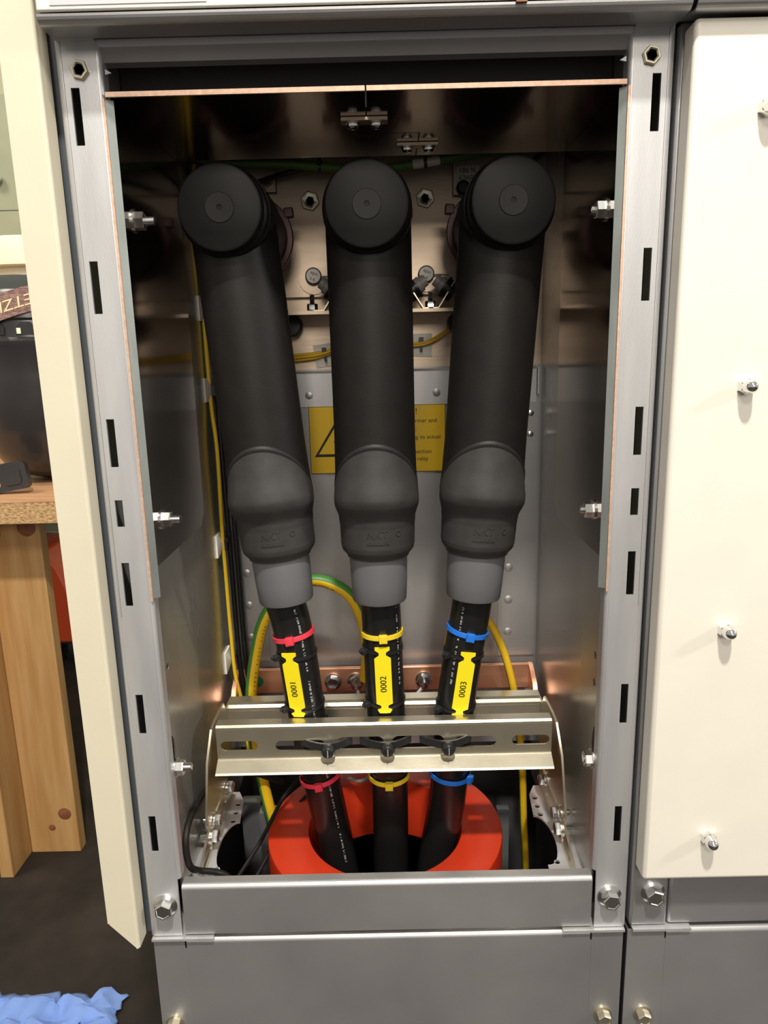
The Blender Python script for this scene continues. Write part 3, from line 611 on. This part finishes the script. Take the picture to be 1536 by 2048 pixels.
# control wires on the left wall
m = MB(); P = spline([(-.176, .225, .690), (-.1800, .233, .640), (-.1805, .236, .5617), (-.1795, .236, .4575), (-.1765, .236, .403), (-.1775, .236, .3183), (-.1770, .236, .2596), (-.1760, .235, .1928), (-.1735, .232, .140), (-.1650, .225, .100), (-.1600, .215, .04)], 8)
m.tube(P, .0024, 12, stripe=range(1, 6), ref=(0, -1, 0)); build('control_wire', m, W2, None, angle=60, label='thin yellow-green wire running down the left wall past white tie mounts', cat='wire', loc=(-.16, .215, .04))
for k, dx in enumerate((0, 1)):
    m = MB(); P = spline([(-.174+.008*dx, .238, .690), (-.1755+.0075*dx, .246, .56), (-.1740+.0075*dx, .247, .40), (-.1720+.0075*dx, .246, .27), (-.1700+.0075*dx, .243, .16), (-.1640+.008*dx, .236, .10), (-.155+.008*dx, .22, .04)], 8)
    m.tube(P, .0030, 10); build('black_control_cable', m, cable_m, None, angle=60, label=('black control cable in the left back corner, nearer the wall', 'black control cable in the left back corner, nearer the connectors')[k], cat='cable', loc=(-.155, .22, .04))
def tie_mount(c, u, v, size, label, tie=True, group='white tie mounts', rot=0):
    T = thing('tie_mount', label, 'cable mount', c, group); M = frame(c, u, v) @ Matrix.Rotation(rot, 4, 'Z'); h = size/2
    m = MB(); base = flat([rect(-h, h, -h, h)], .0018); m.mesh(base, M)
    b = MB(); b.add([(-h*.95, -h*.95, .0009), (h*.95, -h*.95, .0009), (h*.95, h*.95, .0009), (-h*.95, h*.95, .0009), (-h*.3, -h*.3, .0042), (h*.3, -h*.3, .0042), (h*.3, h*.3, .0042), (-h*.3, h*.3, .0042)], [(0, 1, 5, 4), (1, 2, 6, 5), (2, 3, 7, 6), (3, 0, 4, 7), (4, 5, 6, 7)])
    m.add([M @ q for q in b.v], b.f); build('base', m, wht_p, T)
    if tie:
        b = MB(); b.box(-.0014, .0014, -.0065, .0055, .0035, .0092); b.box(-.0024, .0024, .0030, .0080, .0075, .0110)
        m = MB(); m.add([M @ q for q in b.v], b.f); build('tie', m, blk_p, T, bevel=.0003)
    return T
for zz, lab in ((.5522, 'white tie mount on the left wall, highest of the four'), (.4685, 'white tie mount on the left wall, second from the top'), (.2965, 'white tie mount on the left wall, third from the top'), (.1579, 'white tie mount on the left wall, lowest, above the copper bar')):
    tie_mount((-.1818, .236, zz), (0, 1, 0), (0, 0, 1), .025, lab)
m = tie_mount((.0496, .2670, .5105), (1, 0, 0), (0, 0, 1), .0245, 'white square tie mount on the back wall, right of the middle connector')
m = tie_mount((-.0560, .2670, .5020), (1, 0, 0), (0, 0, 1), .0245, 'white square tie mount on the back wall, left of the middle connector', rot=.12)
for k, (dz, dy) in enumerate(((.0025, 0), (0, -.0025), (-.0027, .0005))):
    m = MB(); P = spline([(-.155, .258, .505+dz), (-.105, .2585+dy, .5000+dz), (-.075, .2590+dy, .5010+dz), (-.056, .2585+dy, .5040+dz*.8), (-.03, .258+dy, .5120+dz*.6), (0, .258, .516+dz*.6)], 8)
    m.tube(P, .0016, 8); build('sensor_wire', m, ye_w, None, angle=60, label=('yellow wire on the back wall left of the middle connector, top of three', 'yellow wire on the back wall left of the middle connector, central of three', 'yellow wire on the back wall left of the middle connector, bottom of three')[k], cat='wire', group='yellow sensor wires', loc=(-.155, .258, .505))
for k, dz in enumerate((.0012, -.0012)):
    m = MB(); P = spline([(0, .258, .5165+dz), (.025, .2575, .5125+dz), (.045, .2570, .5110+dz), (.060, .257, .5145+dz), (.078, .256, .5250+dz*.8), (.10, .25, .545)], 8)
    m.tube(P, .0013, 8); build('sensor_wire', m, ye_w, None, angle=60, label=('yellow wire across the white mount right of the middle connector, upper one', 'yellow wire across the white mount right of the middle connector, lower one')[k], cat='wire', group='yellow sensor wires', loc=(0, .258, .5165))
# green cable bundle near the roof
m = MB(); P = spline([(-.1780, .205, .7020), (-.165, .202, .690), (-.130, .200, .6835), (-.087, .200, .6820), (-.0488, .200, .6785), (-.0009, .200, .6745), (.0521, .200, .6800), (.085, .200, .6845), (.1169, .200, .6875), (.165, .21, .692)], 8)
m.tube(P, .0042, 14); gc = build('green_control_cable', m, grn_c, None, angle=60, label='green control cable strung across the top behind the connector caps', cat='cable', loc=(-.178, .205, .702))
for a, b in ((18+12, 34-4), (38, 43), (46, 52)):
    m = MB(); m.tube(P[a:b] if b > a else P[b:a], .0046, 14); build('cable_marker', m, lab_w, gc)
for sx, k in ((-.0488, 32), (.0521, 48)):
    m = MB(); d = (P[k+1]-P[k-1]).normalized(); ring(m, P[k], d, .0043, .003, .001, 20); m.box(P[k].x-.0016, P[k].x+.0016, P[k].y-.008, P[k].y-.004, P[k].z, P[k].z+.006); build('fixing_tie', m, blk_p, gc)
m = MB(); P = spline([(-.172, .19, .70), (-.176, .20, .675), (-.172, .215, .66), (-.155, .22, .675), (-.14, .215, .69)], 8); m.tube(P, .0022, 8); build('black_lead', m, cable_m, None, label='black lead looping in the top left corner beside the left cap', cat='wire', loc=(-.172, .19, .7))
m = MB(); P = spline([(-.135, .235, .668), (-.105, .235, .677), (-.085, .235, .682), (-.06, .235, .688)], 8); m.tube(P, .0024, 8); build('black_lead', m, cable_m, None, label='black lead slanting up from behind the left cap to the roof', cat='wire', loc=(-.135, .235, .668))
m = MB(); P = spline([(.1320, .20, .676), (.142, .20, .682), (.155, .205, .680), (.170, .21, .690)], 8); m.tube(P, .0024, 8); build('black_lead', m, cable_m, None, label='black lead in the top right corner beside the right cap', cat='wire', loc=(.132, .2, .676))

# black pipe-like lead in the lower left
m = MB(); P = spline([(-.120, .20, .020), (-.160, .170, .055), (-.1770, .130, .0700), (-.1780, .085, .0850), (-.1785, .040, .0910), (-.1785, .021, .084), (-.1780, .017, .068), (-.1760, .020, .053), (-.1700, .028, .043), (-.158, .032, .038), (-.145, .034, .028), (-.13, .045, -.02), (-.11, .06, -.12)], 10); m.tube(P, .0030, 12); build('black_hose', m, rubber, None, angle=60, label='thin black hose bowing down the left wall to the bottom rail', cat='hose', loc=(-.11, .06, -.12))
for k, dz in enumerate((0, -.030)):
    m = MB(); P = spline([(-.07, .20, .055+dz), (-.11, .165, .03+dz), (-.135, .12, .0+dz), (-.165, .08, -.03+dz)], 8); m.tube(P, .0021, 8); build('black_lead', m, cable_m, None, label=('black lead crossing left of the red ring, upper one', 'black lead crossing left of the red ring, lower one')[k], cat='wire', loc=(-.165, .08, -.03+dz))

# ================================================================== WARNING SIGN, LABELS, SOCKETS
WS = thing('warning_sign', 'yellow warning sign with black lightning triangle and text, half hidden by the middle connector', 'sign', (0, .259, .371))
m = MB(); m.box(-.0768, .0752, .2578, .2594, .3710, .4462); build('sign_plate', m, sign_y, WS)
bd = MB()
for a in (rect(-.0768, .0752, .4457, .4462), rect(-.0768, .0752, .3710, .3715), rect(-.0768, -.0763, .371, .4462), rect(.0747, .0752, .371, .4462)): bd.mesh(flat([a], .0002), XZ(.2577))
tri = [(-.0720, .3900), (-.0180, .3900), (-.0450, .4330)]; tri2 = [(-.0672, .3930), (-.0228, .3930), (-.0450, .4280)]
bd.mesh(flat([tri, tri2], .0002), XZ(.2577))
bolt = [(-.0435, .4205), (-.0500, .4060), (-.0455, .4075), (-.0480, .3990), (-.0500, .3995), (-.0465, .3945), (-.0445, .4000), (-.0458, .3995), (-.0420, .4105), (-.0460, .4090), (-.0410, .4205)]
bd.mesh(flat([bolt], .0002), XZ(.2577)); build('sign_symbol', bd, black_ink, WS)
tx = MB()
def put(body, size, xr, z):
    me = textmesh(body, size, .0002); w_ = max(q.co.x for q in me.vertices)
    tx.mesh(me, frame((xr-w_, .2577, z), (1, 0, 0), (0, 0, 1)))
put('ATTENTION!', .0098, .0435, .4385); put('transformer and', .0066, .0655, .4283); put('check:', .0066, .0430, .4195); put('according to actual', .0066, .0695, .4100); put('connection', .0066, .0595, .3937); put('of relay', .0066, .0560, .3855)
build('sign_text', tx, black_ink, WS)
ST = thing('name_sticker', 'small pale sticker printed KEVCY 36 RE1 upside down beside the right cap', 'label', (.1045, .2555, .685))
m = MB(); m.mesh(flat([rrect(.0875, .1120, .6745, .6895, .002)], .0004), XZ(.2553)); build('sticker', m, lab_w, ST)
tx = MB()
for body, zz in (('KEVCY', .6783), ('36 RE1', .6853)): tx.mesh(textmesh(body, .0062, .0002), frame((.0995, .2549, zz), (-1, 0, 0), (0, 0, -1)))
build('sticker_text', tx, black_ink, ST)
for k, (sx, sz) in enumerate(((-.0646, .5845), (.0555, .5838))):
    t = thing('round_tag', ('round white metal-rimmed tag printed epo, left of the middle connector', 'round white metal-rimmed tag printed epo, right of the middle connector')[k], 'tag', (sx, .25, sz), 'round white tags')
    m = MB(); m.lathe([(.0086, 0), (.0086, .004), (.0078, .0046), (.0074, .0040), (0, .0040)], (sx, .2575, sz), (0, -1, 0), 32); build('rim', m, under_m, t)
    m = MB(); m.lathe([(.0074, .0040), (.0074, .0043), (0, .0043)], (sx, .2575, sz), (0, -1, 0), 32); build('face', m, disc_w, t)
    tx = MB(); R_ = Matrix.Rotation(-.35, 4, 'Z'); tx.mesh(textmesh('epo', .0052), frame((sx, .2531, sz), (1, 0, 0), (0, 0, 1)) @ R_ @ Matrix.Translation((0, .0027, 0))); tx.mesh(textmesh('5-6', .0046), frame((sx, .2531, sz), (1, 0, 0), (0, 0, 1)) @ R_ @ Matrix.Translation((0, -.0035, 0))); build('tag_text', tx, black_ink, t)
    m = MB(); m.tube(spline([(sx+.008, .2550, sz-.001), (sx+.014, .2545, sz-.001), (sx+.024, .253, sz-.002)], 5), .0008, 6); build('neck_wire', m, under_m, t)
def socket(cx, sgn, label):
    # black socket with grey knurled nut on an inclined lug
    t = thing('voltage_socket', label, 'socket', (cx, .226, .548), 'voltage sockets')
    bx = cx; ax = Vector((-sgn*.80, -.0, .60)).normalized()
    m = MB(); m.strip([(bx-sgn*.010, .5466), (bx, .5466), (bx+sgn*.0190, .5760)], 'y', .216, .236, .0012); build('lug', m, yzinc, t)
    c = Vector((bx+sgn*.0115, .226, .5645))
    m = MB(); m.lathe([(0, -.006), (.0100, -.006), (.0105, -.0005), (.0105, .0035), (.0115, .0040), (.0115, .0065), (0, .0065)], c, ax, 28); build('socket_body', m, blk_p, t)
    m = MB(); m.lathe([(.0072, .0065), (.0080, .0070), (.0080, .0120), (.0064, .0128), (.0062, .0175), (.0045, .0180), (0, .0180)], c, ax, 14); build('knurled_nut', m, gry_p, t, angle=20)
socket(-.0520, 1, 'black voltage socket with grey nut on a slanted lug, left of the middle connector')
socket(.0655, 1, 'black voltage socket with grey nut, leaning right beside the right connector')
socket(.0500, -1, 'black voltage socket with grey nut, leaning left just right of the middle connector')
for k, (sx, sz) in enumerate(((-.0900, .5335), (.0890, .5325))):
    m = MB(); m.lathe([(.0115, 0), (.0115, .012), (.0095, .015), (0, .015)], (sx, .262, sz), (0, -1, 0), 24); m.box(sx-.003, sx+.003, .248, .252, sz-.009, sz+.009); build('grommet', m, blk_p, None, bevel=.0003, label=('round black grommet on the back wall beside the left connector', 'round black grommet on the back wall beside the right connector')[k], cat='grommet', loc=(sx, .262, sz))

# ================================================================== WORKBENCH AND BACKGROUND (left)
WT = thing('workbench', 'wooden workbench with chipboard top on pine plank legs, behind at the left', 'table', (-.85, .85, -.45))
m = MB(); m.box(-1.35, -.50, .600, 1.45, .2440, .2800); build('bench_edge_board', m, chip, WT, bevel=.0012)
m = MB(); m.box(-1.351, -.4995, .5995, 1.451, .2800, .2825); build('bench_surface', m, chip_top, WT)
m = MB(); m.box(-.715, -.617, .7025, .7280, -.45, .2440); la = build('leg_plank', m, pine, WT, bevel=.0015)
for kx, kz, kr in ((-.700, .205, .013), (-.640, .215, .017), (-.640, -.365, .013), (-.668, -.395, .007)):
    m = MB(); m.lathe([(kr, 0), (kr*.9, .0004), (0, .0004)], (kx, .7025, kz), (0, -1, 0), 18); build('knot', m, knot, la)
m = MB(); m.box(-.741, -.7155, .6320, .7280, -.45, .2440); build('leg_plank', m, pine, WT, bevel=.0015)
for x0 in (-1.30,):
    m = MB(); m.box(x0, x0+.098, .7025, .7280, -.45, .2440); build('leg_plank', m, pine, WT, bevel=.0015)
    m = MB(); m.box(x0, x0+.098, 1.10, 1.1255, -.45, .2440); build('leg_plank', m, pine, WT, bevel=.0015)
m = MB(); m.box(-.60, -.5745, 1.10, 1.198, -.45, .2440); build('leg_plank', m, pine, WT, bevel=.0015)

HX, HY = -.630, .868
HM = thing('helmet', 'black hard helmet lying upside down on the workbench', 'helmet', (HX, HY, .2825))
def dome(prof, sx=1.0, sy=1.0, seg=48):
    m = MB(); vs = []
    for k in range(seg):
        a = 2*PI*k/seg
        for r, z in prof: vs.append((HX+r*sx*math.cos(a), HY+r*sy*math.sin(a), .2825+z))
    n = len(prof); fs = []
    for k in range(seg):
        for i in range(n-1): fs.append((k*n+i, ((k+1) % seg)*n+i, ((k+1) % seg)*n+i+1, k*n+i+1))
    m.add(vs, fs); return m
m = dome([(0, .0), (.04, .003), (.075, .014), (.103, .035), (.118, .060), (.1195, .0635), (.1205, .066), (.133, .10), (.1338, .103), (.135, .108), (.140, .15), (.143, .20), (.144, .238), (.148, .250), (.149, .258), (.140, .264), (.138, .292), (.141, .296), (.140, .306), (.136, .312), (.130, .34), (.126, .345)], 1.0, 1.15); build('shell', m, helm, HM, angle=30)
m = dome([(.127, .30), (.124, .356), (.118, .366), (.106, .370), (.06, .33), (0, .32)], 1.0, 1.15); build('padding', m, helm2, HM)
for k in range(14):
    a = -PI/2+.22+(k-6)*.36; r = .139; c = Vector((HX+r*math.cos(a), HY+1.15*r*math.sin(a), .2825+.278)); n = Vector((math.cos(a), math.sin(a)/1.15, 0)).normalized(); tdir = Vector((0, 0, 1)).cross(n)
    m = MB(); m.mesh(flat([[(-.016, -.010), (.016, -.010), (.016, .002), (.008, .011), (-.008, .011), (-.015, .002)]], .004), frame(c, tdir, (0, 0, 1))); build('vent', m, tyre_m, HM)
    m = MB(); m.mesh(flat([rect(-.0145, -.008, -.0085, .001)], .001), frame(c+n*.0025, tdir, (0, 0, 1))); build('vent_clip', m, tub_m, HM)
BK = thing('chin_strap_buckle', 'black plastic chin strap buckle resting on the bench front edge by the helmet', 'buckle', (-.655, .69, .2825))
Mb = frame((-.6460, .675, .3110), (.98, .06, .16), (-.16, .10, .98))
m = MB(); m.mesh(flat([rrect(-.036, .036, -.024, .024, .009), rrect(-.031, -.0115, -.015, .015, .003)], .014), Mb); build('buckle_frame', m, helm, BK, bevel=.0025)
m = MB(); m.mesh(flat([rrect(-.002, .026, -.015, .015, .006)], .004), Mb @ Matrix.Translation((0, 0, .0072))); build('buckle_button', m, helm, BK, bevel=.0012)
SB = thing('headlamp_strap', 'brown woven headlamp strap with cream lettering slung round the upturned helmet', 'strap', (HX, HY, .62))
m = MB(); vs = []; fs = []; NS = 72
def strap_pt(a, h, off=0.0):
    r = .1415+off; zc = .604+.30*(HX+r*math.cos(a)+.606)
    return Vector((HX+r*math.cos(a), HY+1.15*r*math.sin(a), zc+h))
for k in range(NS):
    a = 2*PI*k/NS
    for h, off in ((-.021, 0), (.021, 0), (.021, .002), (-.021, .002)): vs.append(strap_pt(a, h, off))
for k in range(NS):
    k2 = (k+1) % NS
    for j in range(4): fs.append((4*k+j, 4*k2+j, 4*k2+(j+1) % 4, 4*k+(j+1) % 4))
m.add(vs, fs); build('webbing', m, strap_m, SB)
me = textmesh('PETZL', .0275, .0006, 2); tx = MB(); a_c = math.radians(-80); vs = []
for q in me.vertices:
    a = a_c-(q.co.x*1.05)/.150; p = strap_pt(a, -q.co.y*.95, .0024+q.co.z); vs.append(p)
tx.add(vs, [tuple(p.vertices) for p in me.polygons]); build('lettering', tx, strap_t, SB)

m = MB(); TX, TY = -.775, 1.21
m.lathe([(.12, -.4895), (.125, -.062), (.150, -.060), (.152, -.022), (.148, -.004), (.140, 0), (0, .004)], (TX, TY, .7720), (0, 0, 1), 48)
build('plastic_tub', m, tub_m, None, angle=35, label='ivory plastic tub with a wide lid standing behind the helmet', cat='tub', loc=(TX, TY, .2825))
LK = thing('locker', 'olive grey metal locker standing behind the workbench at the left edge', 'locker', (-1.35, 1.6, -.45))
m = MB(); m.box(-1.75, -.952, 1.5, 1.95, .02, 1.1915); lb = build('locker_body', m, locker_m, LK, bevel=.003)
m = MB(); m.lathe([(.006, 0), (.006, .012), (.014, .014), (.015, .022), (.010, .028), (0, .029)], (-1.0035, 1.5, .987), (0, -1, 0), 20); build('locker_knob', m, chrome, LK)
m = MB(); m.box(-1.75, -.952, 1.4985, 1.5003, .9065, .9085); build('door_seam', m, under_m, LK)
OT = thing('pallet_truck', 'orange pallet truck with black wheel glimpsed between the bench leg and cream strip', 'truck', (-1.0, 1.65, -.45))
m = MB(); m.prism([(-1.16, -.365), (-.95, -.365), (-.95, -.33), (-.985, -.22), (-1.02, -.12), (-1.06, -.06), (-1.16, -.05)], 'y', 1.58, 1.80); build('truck_body', m, orange_m, OT, bevel=.008)
for dx in (-1.09, -1.005):
    m = MB(); m.lathe([(.03, -.025), (.055, -.025), (.060, -.018), (.060, .018), (.055, .025), (.03, .025)], (dx, 1.66, -.390), (1, 0, 0), 28); build('wheel', m, tyre_m, OT)
m = MB(); m.box(-1.12, -.96, 1.60, 1.76, -.375, -.34); build('axle_block', m, tyre_m, OT)
m = MB(); m.box(-1.9, -1.0, 2.6, 2.95, -.45, .05); build('crate', m, ceil_m, None, bevel=.004, label='plain grey crate far behind under the bench line', cat='crate', loc=(-1.4, 2.7, -.45))

# crumpled blue paper towel
random.seed(3)
m = MB(); NXp, NYp = 46, 22; vs = []
from mathutils import noise
for j in range(NYp+1):
    for i in range(NXp+1):
        u = i/NXp; v = j/NYp; x = -.640+.232*u; y = .245+.125*v
        n1 = noise.noise(Vector((u*4.2, v*3.1, .3))); n2 = noise.noise(Vector((u*9.5, v*7.0, 2.3))); n3 = noise.noise(Vector((u*22, v*15, 5.1)))
        ridge = abs(noise.noise(Vector((u*6.0+2, v*4.0, 7.7))))
        ed = min(u, 1-u)*7; ed2 = min(v, 1-v)*5; e = min(1, ed+.15)*min(1, ed2+.15)
        z = -.45+.004+e*(.010+.014*n1+.006*n2+.0022*n3+.020*ridge)
        x += .012*noise.noise(Vector((u*7, v*6, 11)))+(.016*noise.noise(Vector((v*9, 3, 1))) if u > .8 else 0); y += .014*noise.noise(Vector((u*7, v*6, 21)))+(.018*noise.noise(Vector((u*11, 9, 4))) if v > .75 else 0)
        vs.append((x, y, max(z, -.4495)))
fs = [(j*(NXp+1)+i, j*(NXp+1)+i+1, (j+1)*(NXp+1)+i+1, (j+1)*(NXp+1)+i) for j in range(NYp) for i in range(NXp)]
m.add(vs, fs); pt = build('paper_towel', m, paper, None, angle=28, label='crumpled blue paper towel on the dark floor at the lower left', cat='paper towel', loc=(-.52, .32, -.45))
sol = pt.modifiers.new('thickness', 'SOLIDIFY'); sol.thickness = .0008
